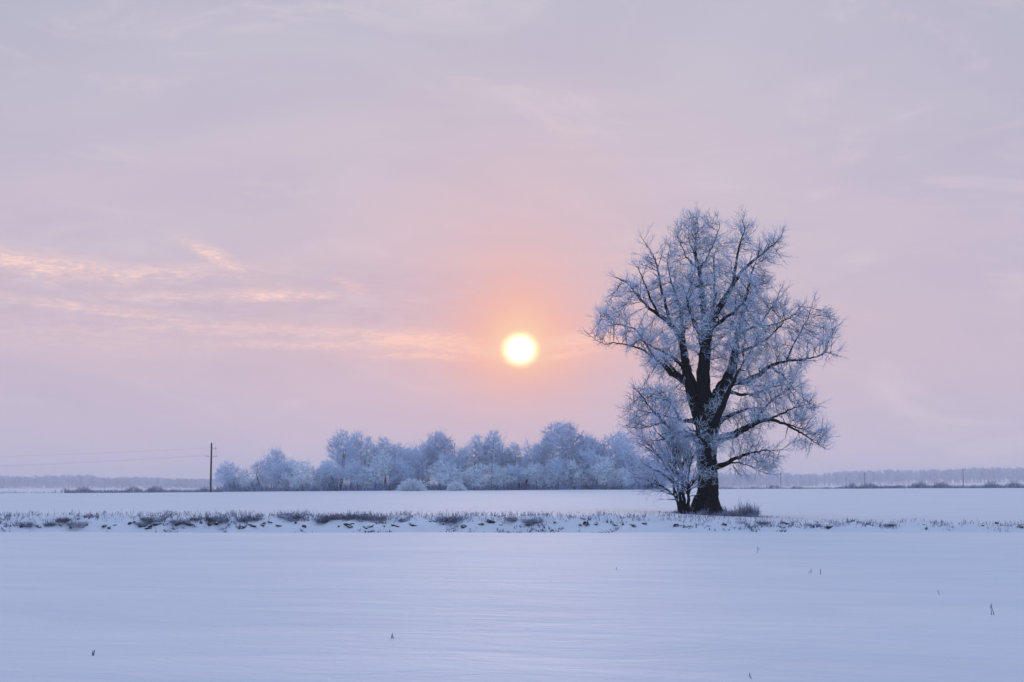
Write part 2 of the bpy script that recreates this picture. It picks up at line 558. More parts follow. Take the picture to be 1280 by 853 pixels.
def add_twigs(mb, P, D, L, r, rng, sprigs=2, spread=.55, up=.15, mi=0):
    n = len(P)
    if n == 0: return
    D1 = unit(D + rng.normal(0, .15, (n, 3)))
    D2 = unit(D1 + rng.normal(0, .28, (n, 3)) + np.array([0, 0, up]))
    L = L[:, None]
    Mi = P + D1 * L * .5; E = Mi + D2 * L * .5
    mb.prisms(P, Mi, r, r * .85, 3, mi)
    mb.prisms(Mi, E, r * .85, r * .4, 3, mi)
    for s in range(sprigs):
        f = rng.uniform(.25, .95, (n, 1))
        B = np.where(f < .5, P + D1 * L * f, Mi + D2 * L * (f - .5))
        Ds = unit(D2 + rng.normal(0, spread, (n, 3)) + np.array([0, 0, up]))
        mb.prisms(B, B + Ds * L * rng.uniform(.25, .55, (n, 1)), r * .7, r * .35, 3, mi)

def catmull(pts, per=6):
    pts = np.asarray(pts, float)
    p = np.concatenate([[2 * pts[0] - pts[1]], pts, [2 * pts[-1] - pts[-2]]])
    o = []
    for i in range(1, len(p) - 2):
        for t in np.arange(per) / per:
            o.append(.5 * ((2 * p[i]) + (-p[i - 1] + p[i + 1]) * t + (2 * p[i - 1] - 5 * p[i] + 4 * p[i + 1] - p[i + 2]) * t * t
                           + (-p[i - 1] + 3 * p[i] - 3 * p[i + 1] + p[i + 2]) * t ** 3))
    o.append(p[-2])
    return np.array(o)

def offshoots(P, r, par_dir_from, rng, spacing, s0, ang, lens, rfac, rmin, up, inside=None, out_c=None, K=5, lat=.10, taper=.35, outw=.0):
    """Side branches off a batch of curves. P: (N,K,3), r: (N,K). Returns (N2,K,3), (N2,K)."""
    N, k0, _ = P.shape
    seg = np.linalg.norm(np.diff(P, axis=1), axis=2); cum = np.concatenate([np.zeros((N, 1)), np.cumsum(seg, 1)], 1)
    Ltot = cum[:, -1]
    cnt = np.maximum(1, ((Ltot * (1 - s0)) / spacing + rng.rand(N)).astype(int))
    own = np.repeat(np.arange(N), cnt)
    n = len(own)
    t = (s0 + (1 - s0) * rng.uniform(0, 1, n)) * .999
    last = np.concatenate([[True], own[1:] != own[:-1]])
    t[last] = .97                                   # one at the tip carries the line on
    f = t * (k0 - 1); i = np.minimum(f.astype(int), k0 - 2); w = (f - i)[:, None]
    B = P[own, i] * (1 - w) + P[own, i + 1] * w
    rb = r[own, i] * (1 - w[:, 0]) + r[own, i + 1] * w[:, 0]
    T = unit(P[own, i + 1] - P[own, i])
    q = rng.normal(0, 1, (n, 3)); q = unit(q - (q * T).sum(1, keepdims=True) * T)
    a = np.radians(rng.uniform(ang[0], ang[1], n)); a[last] *= .35
    Dv = T * np.cos(a)[:, None] + q * np.sin(a)[:, None]
    Dv = Dv + np.array([0, 0, up])
    if out_c is not None: Dv = Dv + outw * unit(B - out_c)
    Dv = unit(Dv)
    L = rng.uniform(lens[0], lens[1], n) * (1.15 - .45 * t)
    if inside is not None:
        ok = np.ones(n, bool); ex = np.zeros(n)
        for st in np.arange(.2, lens[1] + .2, .2):
            ok &= inside(B + Dv * st) | (st <= .45)
            ex = np.where(ok, st, ex)
        L = np.minimum(L, ex + rng.uniform(.0, .25, n))
    r0 = np.maximum(np.minimum(rb * rfac, rb * .95), rmin)
    S = np.linspace(0, 1, K)
    C = np.zeros((n, K, 3)); C[:, 0] = B
    d = Dv
    for j in range(1, K):
        d = unit(d + rng.normal(0, lat, (n, 3)) + np.array([0, 0, up * .35]))
        C[:, j] = C[:, j - 1] + d * (L / (K - 1))[:, None]
    Rr = r0[:, None] * (1 - (1 - taper) * S[None])
    return C, Rr

def curves(mb, P, r, k=3, mi=0):
    for j in range(P.shape[1] - 1):
        mb.prisms(P[:, j], P[:, j + 1], r[:, j], r[:, j + 1], k, mi)

# ------------------------------------------------------------------ the big oak
OY = 80.0
SC = FPX / OY
OX, _, OZ = at(883, 644, OY)
OZ = hz(OX, OY) - .10
ROOT = np.array([OX, OY, OZ])
OAK_DZ = OZ - at(883, 646, OY)[2]
def op(px, py, dy=0.0):
    """Oak-local metres for a place in the trunk's plane, pushed dy metres deeper."""
    q = at(px, py, OY)
    return np.array([q[0] - OX, dy, q[2] + OAK_DZ - OZ])

TRUNK = [(882, 648, 44), (883, 640, 37), (884, 628, 30), (885, 612, 26), (885, 595, 25), (884, 578, 24), (883, 560, 26), (884, 542, 28), (885, 525, 31), (883, 510, 30)]
# (points px,py,width), depth at the end (m, + is away), depth curve starts at 0 or the fork's own depth
LIMBS = [
    ('c', None, [(883, 512, 28), (881, 499, 20), (880, 470, 17), (882, 445, 15), (882.5, 418, 13), (881, 388, 10), (878, 359, 8), (875, 335, 6.5), (871, 317, 5), (871, 299, 3.5), (874, 279, 2.2), (872, 266, 1.2)], .6),
    ('cr', ('c', 3), [(884, 432, 12), (890, 402, 11), (902, 380, 10), (914, 359, 8), (926, 341, 6), (946, 323, 4.5), (961, 311, 3.5), (973, 300, 2)], -1.4),
    ('cr2', ('cr', 3), [(915, 358, 6), (921, 323, 4.5), (926, 302, 3.2), (932, 285, 2.2), (929, 272, 1.3)], .8),
    ('cm', ('c', 4), [(884, 420, 8), (893, 385, 6), (897, 365, 5), (897, 341, 3.6), (897, 317, 2.6), (905, 297, 1.4)], 1.8),
    ('el', ('c', 6), [(877, 361, 5), (862, 351, 4.5), (868, 337, 3), (862, 315, 2), (856, 300, 1.2)], -1.2),
    ('l', None, [(877, 520, 24), (871, 508, 18), (866, 485, 16), (859, 461, 13), (857, 443, 11), (855, 418, 8.5), (853, 388, 6.5), (848, 365, 5), (842, 344, 3.5), (838, 322, 2), (842, 300, 1.1)], 1.6),
    ('ll', ('l', 3), [(860, 462, 10), (851, 428, 9), (837, 406, 8), (822, 396, 6.5), (807, 385, 5), (792, 371, 3.6), (782, 359, 2.6), (766, 352, 1.4)], -1.8),
    ('lu', ('ll', 2), [(838, 407, 6), (830, 380, 5.5), (825, 353, 4.5), (820, 329, 3.4), (813, 311, 2.2), (803, 297, 1.1)], .3),
    ('lf', ('l', 2), [(863, 478, 10), (843, 467, 9), (831, 458, 7), (819, 449, 5), (801, 437, 3.6), (771, 430, 2.6), (752, 430, 1.6), (736, 421, 1)], -.6),
    ('lf2', ('lf', 3), [(820, 450, 4.5), (800, 415, 3.6), (786, 405, 2.6), (768, 400, 1.6), (757, 392, 1)], 2.4),
    ('r', None, [(890, 522, 22), (897, 499, 18), (905, 485, 17), (912, 474, 15), (919, 455, 12), (921, 442, 11), (924, 418, 9), (930, 400, 8), (935, 377, 6.5), (939, 359, 5), (945, 338, 3.6), (950, 322, 2), (958, 306, 1.1)], 1.6),
    ('rr', ('r', 3), [(913, 476, 11), (929, 477, 9), (946, 470, 8), (961, 459, 6.5), (979, 453, 5), (997, 452, 4), (1012, 449, 3), (1024, 445, 2), (1037, 449, 1)], -2.0),
    ('rr2', ('rr', 4), [(980, 453, 4), (990, 430, 3.2), (1000, 412, 2.6), (1008, 395, 1.9), (1012, 380, 1)], -.8),
    ('rm', ('r', 6), [(925, 414, 6), (940, 408, 5.5), (955, 402, 4.6), (967, 388, 3.4), (980, 370, 2.4), (986, 355, 1.2)], 3.0),
    ('rm2', ('rm', 2), [(956, 403, 4), (975, 402, 3.2), (995, 392, 2.2), (1008, 378, 1.2)], 1.0),
    ('rl', None, [(888, 552, 14), (905, 547, 11), (920, 541, 10), (937, 532, 8), (955, 526, 6.5), (973, 529, 5), (988, 538, 4), (1001, 546, 3), (1013, 555, 2), (1024, 561, 1)], -1.6),
    ('rl2', ('rl', 5), [(974, 529, 4), (992, 533, 3), (1010, 537, 2.2), (1028, 546, 1)], 1.2),
    ('rb', None, [(890, 586, 10), (908, 579, 7.5), (920, 572, 6), (936, 567, 4.5), (952, 564, 3), (972, 563, 1.2)], -1.0),
    ('rb2', ('rb', 1), [(909, 579, 4), (925, 578, 3.2), (943, 583, 2.2), (962, 592, 1)], 1.4),
    ('lb', None, [(880, 552, 14), (863, 545, 10), (851, 542, 8.5), (840, 538, 7), (826, 528, 5), (812, 512, 3.6), (800, 497, 2.2), (789, 487, 1)], -1.4),
    ('lb2', None, [(880, 532, 12), (866, 526, 8), (853, 525, 6), (846, 512, 4.5), (838, 500, 3.2), (826, 488, 2), (815, 482, 1)], 1.6),
    ('lb3', ('lb', 4), [(828, 529, 4), (812, 533, 3), (797, 536, 2), (783, 531, 1)], 1.0),
    ('rx', ('r', 2), [(906, 485, 8), (922, 491, 6), (941, 492, 5), (962, 486, 3.6), (980, 480, 2.4), (996, 478, 1.2)], .8),
    ('rx2', ('rl', 3), [(938, 532, 6), (950, 515, 4.6), (962, 502, 3.4), (976, 492, 2.4), (986, 486, 1.2)], -.6),
    ('rx3', ('rr', 3), [(962, 459, 5), (975, 468, 3.6), (986, 480, 2.6), (995, 492, 1.2)], -.4),
    ('rx4', None, [(893, 535, 10), (908, 522, 7), (926, 514, 5), (945, 508, 3.4), (962, 506, 1.4)], 2.2),
    ('rx5', ('r', 5), [(922, 440, 7), (936, 436, 5.5), (952, 428, 4.2), (966, 414, 3), (974, 402, 1.4)], -2.2),
    ('rx6', ('rl', 4), [(956, 526, 5), (970, 520, 4), (986, 512, 3), (1000, 508, 2), (1010, 508, 1)], -2.2),
    ('lx', ('l', 3), [(859, 462, 7), (846, 446, 5.5), (830, 436, 4), (812, 424, 2.8), (796, 412, 1.3)], 2.6),
    ('lx2', ('ll', 3), [(823, 396, 5), (810, 372, 4), (800, 352, 2.8), (794, 338, 1.2)], -1.6),
    ('lx3', ('lb2', 2), [(853, 525, 5), (836, 520, 4), (818, 516, 3), (802, 514, 2), (788, 512, 1)], .2),
    ('lx4', ('lb', 3), [(841, 538, 5), (832, 548, 3.6), (820, 552, 2.4), (806, 552, 1.2)], -2.0),
    ('cx', ('c', 7), [(876, 335, 4.5), (886, 318, 3.6), (893, 300, 2.6), (897, 285, 1.3)], -.8),
    ('cx2', ('c', 7), [(875, 338, 4.5), (862, 322, 3.6), (854, 306, 2.6), (848, 292, 1.3)], .9),
    # limbs coming towards and going away from the viewer
    ('f1', None, [(884, 545, 14), (890, 528, 11), (897, 505, 8), (905, 480, 5), (912, 462, 2)], -5.0),
    ('f2', ('c', 3), [(881, 440, 11), (873, 425, 9), (862, 412, 6), (852, 400, 3.4), (846, 385, 1.5)], -4.6),
    ('f3', ('c', 4), [(883, 415, 9), (892, 408, 7), (905, 400, 5), (915, 390, 3), (922, 375, 1.3)], -4.4),
    ('b1', None, [(884, 520, 16), (887, 490, 12), (893, 460, 8), (900, 430, 5), (905, 405, 2)], 5.2),
    ('b2', None, [(880, 520, 14), (872, 495, 10), (862, 470, 7), (848, 450, 4.4), (836, 432, 2)], 5.0),
    ('f4', None, [(884, 568, 10), (878, 560, 7), (866, 548, 4.6), (855, 540, 2)], -4.2),
]
LOBES = [  (916, 557, 18, 9, -.8, 1.0, 1.2), (926, 594, 16, 7, -.4, .8, .9), (845, 388, 34, 34, .5, 2.5, .8), (935, 395, 30, 36, 0, 2.5, .8), (890, 325, 24, 28, 0, 2, .8), (985, 455, 34, 14, -.6, 1.6, .8), (930, 465, 30, 24, .5, 2, .8),
  # cx, cy, rx, ry (px), depth centre, depth half range (m), weight
    (872, 296, 33, 33, 0, 2.0, 1.25), (928, 297, 20, 27, .3, 1.5, 1), (958, 318, 20, 26, -1, 1.5, 1), (948, 352, 22, 24, .5, 2, .9),
    (809, 322, 11, 25, .2, 1.0, .9), (842, 325, 17, 30, 1.0, 1.8, 1), (822, 360, 22, 22, .5, 1.8, .9), (786, 370, 28, 24, -1.2, 1.8, 1), (768, 398, 26, 24, 0, 1.8, 1), (749, 426, 15, 12, -.6, .9, .9),
    (800, 425, 36, 22, -.5, 2.2, 1), (825, 455, 28, 14, -.5, 1.8, .8), (868, 365, 36, 45, 2.5, 2, .9), (866, 372, 36, 45, -2.5, 2, .8), (905, 375, 36, 48, 3, 2, .8), (915, 365, 30, 40, -2.5, 2, .8),
    (850, 425, 36, 36, -4, 1.5, .8), (850, 440, 36, 36, 4.3, 1.8, 1.2), (915, 430, 34, 40, -4, 1.5, .8), (912, 425, 34, 42, 4.5, 1.8, 1.2),
    (975, 382, 28, 25, 2.4, 1.8, 1), (1003, 388, 18, 18, 1.5, 1.3, 1), (1024, 418, 20, 28, -1.6, 1.4, 1.1), (1000, 425, 28, 24, -1, 1.6, 1), (955, 432, 32, 36, .5, 2.5, .9), (1020, 455, 26, 5, -1.8, 1, .6),
    (962, 487, 44, 25, -.5, 2.4, 1.4), (992, 512, 30, 28, -.8, 1.8, 1.5), (1016, 543, 22, 17, -1, 1.3, 1.7), (945, 520, 36, 26, -.2, 2.2, .9), (1002, 556, 24, 9, -1.2, 1.0, 1.2),
    (938, 573, 38, 18, -.3, 1.6, 1.7), (960, 582, 18, 12, .3, 1.2, 1.6), (815, 505, 35, 27, -.3, 2, 1.4), (798, 528, 24, 16, 0, 1.6, 1.5), (842, 545, 24, 16, -2, 1.6, .9), (845, 500, 26, 20, 1.4, 2, .9),
    (900, 550, 12, 9, -2.2, .8, .6), (905, 520, 24, 22, 3.0, 1.5, .8), (940, 548, 26, 12, 1.0, 1.4, .9)]

def build_oak():
    rng = RS(21)
    tree = thing('oak_tree', 'huge bare frosted oak with thick dark trunk and wide white crown', 'tree', ROOT)
    pts = catmull([op(a, b) for a, b, w in TRUNK], 4)
    wid = catmull([[w / SC / 2, 0, 0] for a, b, w in TRUNK], 4)[:, 0]
    t = MB(); t.tube(pts, wid, 18, rough=.07, rng=rng)
    for k in range(7):  # root flare
        a = k * 0.9 + .3
        t.tube(catmull([(.35 * math.cos(a), .35 * math.sin(a), 1.1), (.72 * math.cos(a), .72 * math.sin(a), .35), (1.15 * math.cos(a), 1.15 * math.sin(a), -.05), (1.5 * math.cos(a), 1.5 * math.sin(a), -.3)], 3),
               np.linspace(.34, .10, 10), 7, rough=.08, rng=rng)
    trunk = t.build('trunk', M_BARK, tree, True)
    limbs = []
    info = {}
    for name, src, px, dend in LIMBS:
        n = len(px)
        d0 = 0.0
        if src: d0 = info[src[0]]['dep'][src[1]]
        dep = [d0 + (dend - d0) * (i / (n - 1)) ** .85 + (rng.uniform(-.2, .2) if 0 < i else 0) for i in range(n)]
        loc = [op(a, b, d) for (a, b, w), d in zip(px, dep)]
        if src:
            loc[0] = info[src[0]]['loc'][src[1]] * .5 + loc[0] * .5
        cp = catmull(loc, 5)
        cp[3:] += rng.normal(0, .022, (len(cp) - 3, 3))
        cw = np.maximum(catmull([[w * min(1, (w / 16) ** .35) / SC / 2, 0, 0] for a, b, w in px], 5)[:, 0], .012)
        info[name] = dict(dep=dep, loc=loc, cp=cp)
        # knots where small limbs broke off
        m = MB(); m.tube(cp, cw, 9, rough=.09, rng=rng)
        for i in range(6, len(cp) - 4, 5):
            if rng.rand() < .6:
                dd = unit(rng.normal(0, 1, 3) + np.array([0, 0, .6])); L = rng.uniform(.25, .6)
                m.prisms([cp[i]], [cp[i] + dd * L], cw[i] * .45, cw[i] * .2, 5)
        m.build('limb', M_BARK, tree, True)
        limbs.append((cp, cw))
    # secondary branches spread through the crown's lobes, then three orders of straight twigs
    A = []
    for cx, cy_, rx, ry, dc, dh, wt in LOBES:
        n = int(rx * ry * 3.14 * wt * (.022 if dc < -2.2 and 830 < cx < 930 else .066) * (.6 + .25 * dh)) + 4
        q = unit(rng.normal(0, 1, (n, 3))) * rng.uniform(0, 1, (n, 1)) ** (1 / 2.6)
        A.append(op(cx, cy_, dc) + q * np.array([max(rx - 5, 4) / SC, dh * 1.1, max(ry - 5, 3) / SC]))
    A = np.concatenate(A)
    nodes, par = [], []
    for c, w in limbs:
        st = len(nodes)
        for q, p in enumerate(c):
            nodes.append(p); par.append(-1 if q == 0 else len(nodes) - 2)
    nf = len(nodes)
    P, par = colonize(nodes, par, A, 4.0, .42, .27, 70, rng, (0, 0, .10), .10, 3)
    for _ in range(5):                               # straighten the runs between forks
        kc = np.bincount(par[par >= 0], minlength=len(P))
        ks = np.zeros_like(P); np.add.at(ks, par[par >= 0], P[par >= 0])
        one = (kc == 1) & (np.arange(len(P)) >= nf)
        P[one] = .4 * P[one] + .3 * (P[par[one]] + ks[one])
    rr_ = pipe_radius(par, .0095, 2.25)
    i = np.arange(nf, len(P)); pi = par[i]
    ri = np.minimum(rr_[i], .060); rp = np.minimum(np.minimum(rr_[pi], .060), ri * 1.3)
    br, tw = MB(), MB()
    br.prisms(P[pi], P[i], rp, ri, 5)
    cen = np.array([0, 0, 5.0])
    S0 = np.stack([P[pi], P[i]], 1); R0 = np.stack([rp, ri], 1)
    K0 = 24
    l0, r0 = [], []
    for c, w in limbs:
        u = np.linspace(0, len(c) - 1, K0); ii = np.minimum(u.astype(int), len(c) - 2); f = (u - ii)
        l0.append(c[ii] * (1 - f[:, None]) + c[ii + 1] * f[:, None]); r0.append(w[ii] * (1 - f) + w[ii + 1] * f)
    l0, r0 = np.array(l0), np.minimum(np.array(r0), .05)
    S0, R0 = S0[ri < .034], R0[ri < .034]      # rime and fine twigs sit on the outer branches
    a1, b1 = offshoots(S0, R0, None, rng, .135, .0, (25, 68), (.35, .95), .60, .009, .08, None, cen, 4, .09, .5, .22)
    a2, b2 = offshoots(l0, r0, None, rng, .30, .50, (35, 75), (.5, 1.2), .5, .010, .10, None, cen, 4, .10, .5, .15)
    P1, R1 = np.concatenate([a1, a2]), np.concatenate([b1, b2])
    curves(tw, P1, R1, 4, 2)
    P2, R2 = offshoots(P1, R1, None, rng, .105, .10, (28, 65), (.18, .48), .65, .0074, .07, None, cen, 4, .11, .6, .12)
    h = rng.rand(len(P2)) < .62
    curves(tw, P2[h], R2[h], 3, 0); curves(tw, P2[~h], R2[~h], 3, 1)
    P3, R3 = offshoots(P2, R2, None, rng, .13, .12, (28, 65), (.10, .26), .8, .0066, .05, None, cen, 3, .10, .6, .08)
    h = rng.rand(len(P3)) < .62
    curves(tw, P3[h], R3[h], 3, 0); curves(tw, P3[~h], R3[~h], 3, 1)
    print('oak', len(P) - nf, len(P1), len(P2), len(P3))
    br.build('branches', M_BRANCH, tree, True)
    # epicormic sprays on the trunk
    for px, py, dy, nn in [(897, 512, -.8, 90), (889, 533, -.75, 30), (895, 553, -.7, 90), (892, 566, -.65, 25), (878, 592, -.65, 40), (889, 595, -.65, 40),
                           (882, 405, -.4, 60), (905, 505, -.6, 50)]:
        c = op(px, py, dy)
        B = c + rng.normal(0, .28, (nn, 3)) * np.array([1, .25, 1])
        dd = unit(rng.normal(0, .8, (nn, 3)) + np.array([0, -.45, .15]))
        add_twigs(tw, B, dd, rng.uniform(.3, .8, nn), .008, rng, 3, .6, .05)
    tw.build('crown', [M_TWIG, M_THIN, M_BRANCH], tree)
build_oak()

# young multi-stemmed tree beside the oak
def build_young():
    rng = RS(5)
    X, Y = at(852, 642, 79.0)[0], 79.0
    root = np.array([X, Y, hz(X, Y) - .05])
    tree = thing('young_tree', 'young frosted tree of several thin dark stems standing beside the thick oak trunk', 'tree', root)
    s = FPX / Y
    loc = lambda px, py, dy: np.array([at(px, py, Y)[0] - X, dy, (643 - py) / s])
    STEMS = [[(853, 643, 7, 0), (851, 625, 6, 0), (846, 600, 4.6, -.1), (843, 575, 3.6, -.2), (837, 550, 2.4, -.3), (830, 530, 1.2, -.5)],
             [(856, 643, 7, .1), (855, 620, 6, .1), (853, 595, 4.6, .2), (850, 570, 3.4, .3), (848, 548, 2.2, .3), (846, 530, 1.2, .4)],
             [(860, 643, 6, 0), (860, 620, 5, -.2), (859, 600, 4, -.4), (860, 580, 2.8, -.5), (864, 560, 1.4, -.6)],
             [(852, 640, 5, -.1), (848, 628, 4.4, -.3), (838, 617, 3.6, -.6), (826, 608, 2.6, -.8), (812, 605, 1.2, -1)],
             [(850, 640, 5, .1), (843, 605, 3.6, .5), (832, 580, 2.8, .9), (820, 562, 2, 1.1), (808, 552, 1.1, 1.3)],
             [(857, 640, 4, .2), (864, 610, 3, .5), (872, 600, 2, .8)]]
    l0, r0 = [], []
    for st in STEMS:
        cp = catmull([loc(a, b, d) for a, b, w, d in st], 5); cp[2:] += rng.normal(0, .02, (len(cp) - 2, 3))
        cw = catmull([[w * .72 / s / 2, 0, 0] for a, b, w, d in st], 5)[:, 0]
        m = MB(); m.tube(cp, np.maximum(cw, .015), 7, rough=.07, rng=rng); m.build('stem', M_BARK, tree, True)
        u = np.linspace(0, len(cp) - 1, 14); ii = np.minimum(u.astype(int), len(cp) - 2); f = u - ii
        l0.append(cp[ii] * (1 - f[:, None]) + cp[ii + 1] * f[:, None]); r0.append(cw[ii] * (1 - f) + cw[ii + 1] * f)
    LB = [(836, 565, 32, 26, 0, 1.6), (808, 560, 26, 30, 0, 1.6), (797, 590, 22, 20, -.5, 1.4), (820, 595, 26, 20, -.6, 1.4), (846, 590, 18, 22, -.6, 1.2), (864, 578, 10, 24, -.5, .8), (848, 532, 18, 16, .3, 1), (815, 608, 26, 9, -.6, 1.0)]
    LC = np.array([loc(a, b, d) for a, b, rx, ry, d, dh in LB]); LR = np.array([(rx / s, dh, ry / s) for a, b, rx, ry, d, dh in LB])
    inside = lambda q: ((((q[:, None] - LC[None]) / LR[None]) ** 2).sum(-1) < 1).any(1)
    cen = np.array([.2, 0, 1.2])
    l0, r0 = np.array(l0), np.array(r0)
    tw = MB()
    P1, R1 = offshoots(l0, r0, None, rng, .10, .22, (25, 65), (.8, 2.4), .55, .011, .05, inside, cen, 6, .12, .4, .30)
    curves(tw, P1, R1, 4, 2)
    P2, R2 = offshoots(P1, R1, None, rng, .20, .12, (25, 60), (.4, 1.0), .6, .008, .04, inside, cen, 5, .12, .5, .15)
    curves(tw, P2, R2, 3, 1)
    P3, R3 = offshoots(P2, R2, None, rng, .13, .08, (25, 60), (.22, .55), .8, .0075, .04, None, cen, 4, .12, .6, .1)
    curves(tw, P3, R3, 3, 0)
    P4, R4 = offshoots(P3, R3, None, rng, .16, .15, (20, 55), (.1, .28), .8, .007, .03, None, cen, 3, .1, .6, .1)
    curves(tw, P4, R4, 3, 1)
    tw.build('crown', [M_TWIG, M_THIN, M_BRANCH], tree)
build_young()

# ------------------------------------------------------------------ grove trees
def grove_proto(seed, H, wid, style):
    """(trunk mesh, crown mesh) of a frosted tree H metres tall and wid wide."""
    rng = RS(seed)
    if style == 'tall':      lo, up, na, mats, rt, L0 = .16, .26, 640, M_DULL, .032, .85
    elif style == 'dome':    lo, up, na, mats, rt, L0 = .16, .14, 1000, M_PURPLE, .032, .85
    elif style == 'slender': lo, up, na, mats, rt, L0 = .20, .40, 220, M_PURPLE, .022, .75
    elif style == 'pale':    lo, up, na, mats, rt, L0 = .10, .00, 420, M_PALE, .040, .75
    else:                    lo, up, na, mats, rt, L0 = .14, .08, 480, M_DULL, .034, .80
    lean = rng.normal(0, .05, 2)
    nst = 1 if style in ('slender',) else rng.randint(1, 4)
    nodes, par, tr = [], [], MB()
    tall = style in ('tall', 'slender', 'dome')
    for k in range(nst):
        a = rng.uniform(0, 6.28); sp = (.10 if tall else .22) * wid * (0 if nst == 1 else 1)
        top = np.array([math.cos(a) * sp + lean[0] * H, math.sin(a) * sp + lean[1] * H, H * (.75 if tall else .62) * rng.uniform(.85, 1)])
        b0 = np.array([math.cos(a), math.sin(a), 0]) * (.18 if nst > 1 else 0)
        cp = catmull([b0 - np.array([0, 0, .2]), b0 + top * .33 + rng.normal(0, .12, 3), b0 + top * .66 + rng.normal(0, .2, 3), b0 + top], 5)
        r0 = .020 * H * (.65 if nst > 1 else .9)
        tr.tube(cp, np.linspace(r0, r0 * .2, len(cp)), 7, rough=.06, rng=rng)
        prev = -1 if not nodes else 0
        for p in cp:
            par.append(prev); nodes.append(p); prev = len(nodes) - 1
    # crown envelope made of several uneven lobes
    A = []
    nl = {'tall': 7, 'dome': 6, 'slender': 4, 'pale': 7}.get(style, 7)
    for k in range(nl):
        t = (k + .5) / nl
        a = rng.uniform(0, 6.28)
        zc = H * (lo + (1 - lo) * (.15 + .70 * t))
        if style == 'dome': wz = math.sqrt(max(0, 1 - max(0, (zc / H - .5) / .52) ** 2))
        elif style == 'tall': wz = .55 + .45 * math.sin(math.pi * min(1, t * 1.1))
        else: wz = math.sqrt(max(.1, 1 - ((zc / H - .42) / .62) ** 2))
        rad = wid / 2 * wz
        off = rad * rng.uniform(.25, .55)
        c = np.array([math.cos(a) * off + lean[0] * zc, math.sin(a) * off + lean[1] * zc, zc])
        rl = np.array([rad * .72, rad * .72, H * (1 - lo) * (.24 if tall else .21)])
        n = int(na / nl * 1.6)
        q = unit(rng.normal(0, 1, (n, 3))) * rng.uniform(0, 1, (n, 1)) ** (1 / 2.8)
        q = c + q * rl
        A.append(q[(q[:, 2] < H * 1.0) & (q[:, 2] > H * lo * .6)])
    A = np.concatenate(A)
    nf = len(nodes)
    P, par = colonize(nodes, par, A, 6.0, .62, .45, 45, rng, (0, 0, up), .25, 3)
    r = pipe_radius(par, .022, 2.3)
    cr = MB(); i = np.arange(nf, len(P)); rr = np.minimum(r[i], .10)
    cr.prisms(P[par[i]], P[i], np.minimum(r[par[i]], rr * 1.3), rr, 3)
    upv = {'tall': .55, 'slender': .6, 'dome': .25, 'pale': .0}.get(style, .12)
    for rep in range(4 if style == 'pale' else 6):
        pick = i[rng.rand(len(i)) < .9]
        dd = unit(unit(P[pick] - P[par[pick]]) * .8 + rng.normal(0, .6, (len(pick), 3)) + np.array([0, 0, upv]))
        add_twigs(cr, P[pick], dd, rng.gamma(4, L0 / 4, len(pick)), rt, rng, 2, .6, upv * .3)
    return tr.mesh('trunk', M_FAR_BARK, True), cr.mesh('crown', mats)

PROTO = {}
HN = dict(tall=(14, 6.2), dome=(14.5, 11.0), slender=(12, 3.4), pale=(7.5, 7.0), round=(9.5, 7.6))
for st, cnt in (('tall', 4), ('dome', 2), ('slender', 2), ('pale', 4), ('round', 4)):
    for k in range(cnt):
        PROTO[st, k] = grove_proto(100 + 17 * k + len(st) * 7, *HN[st], st)

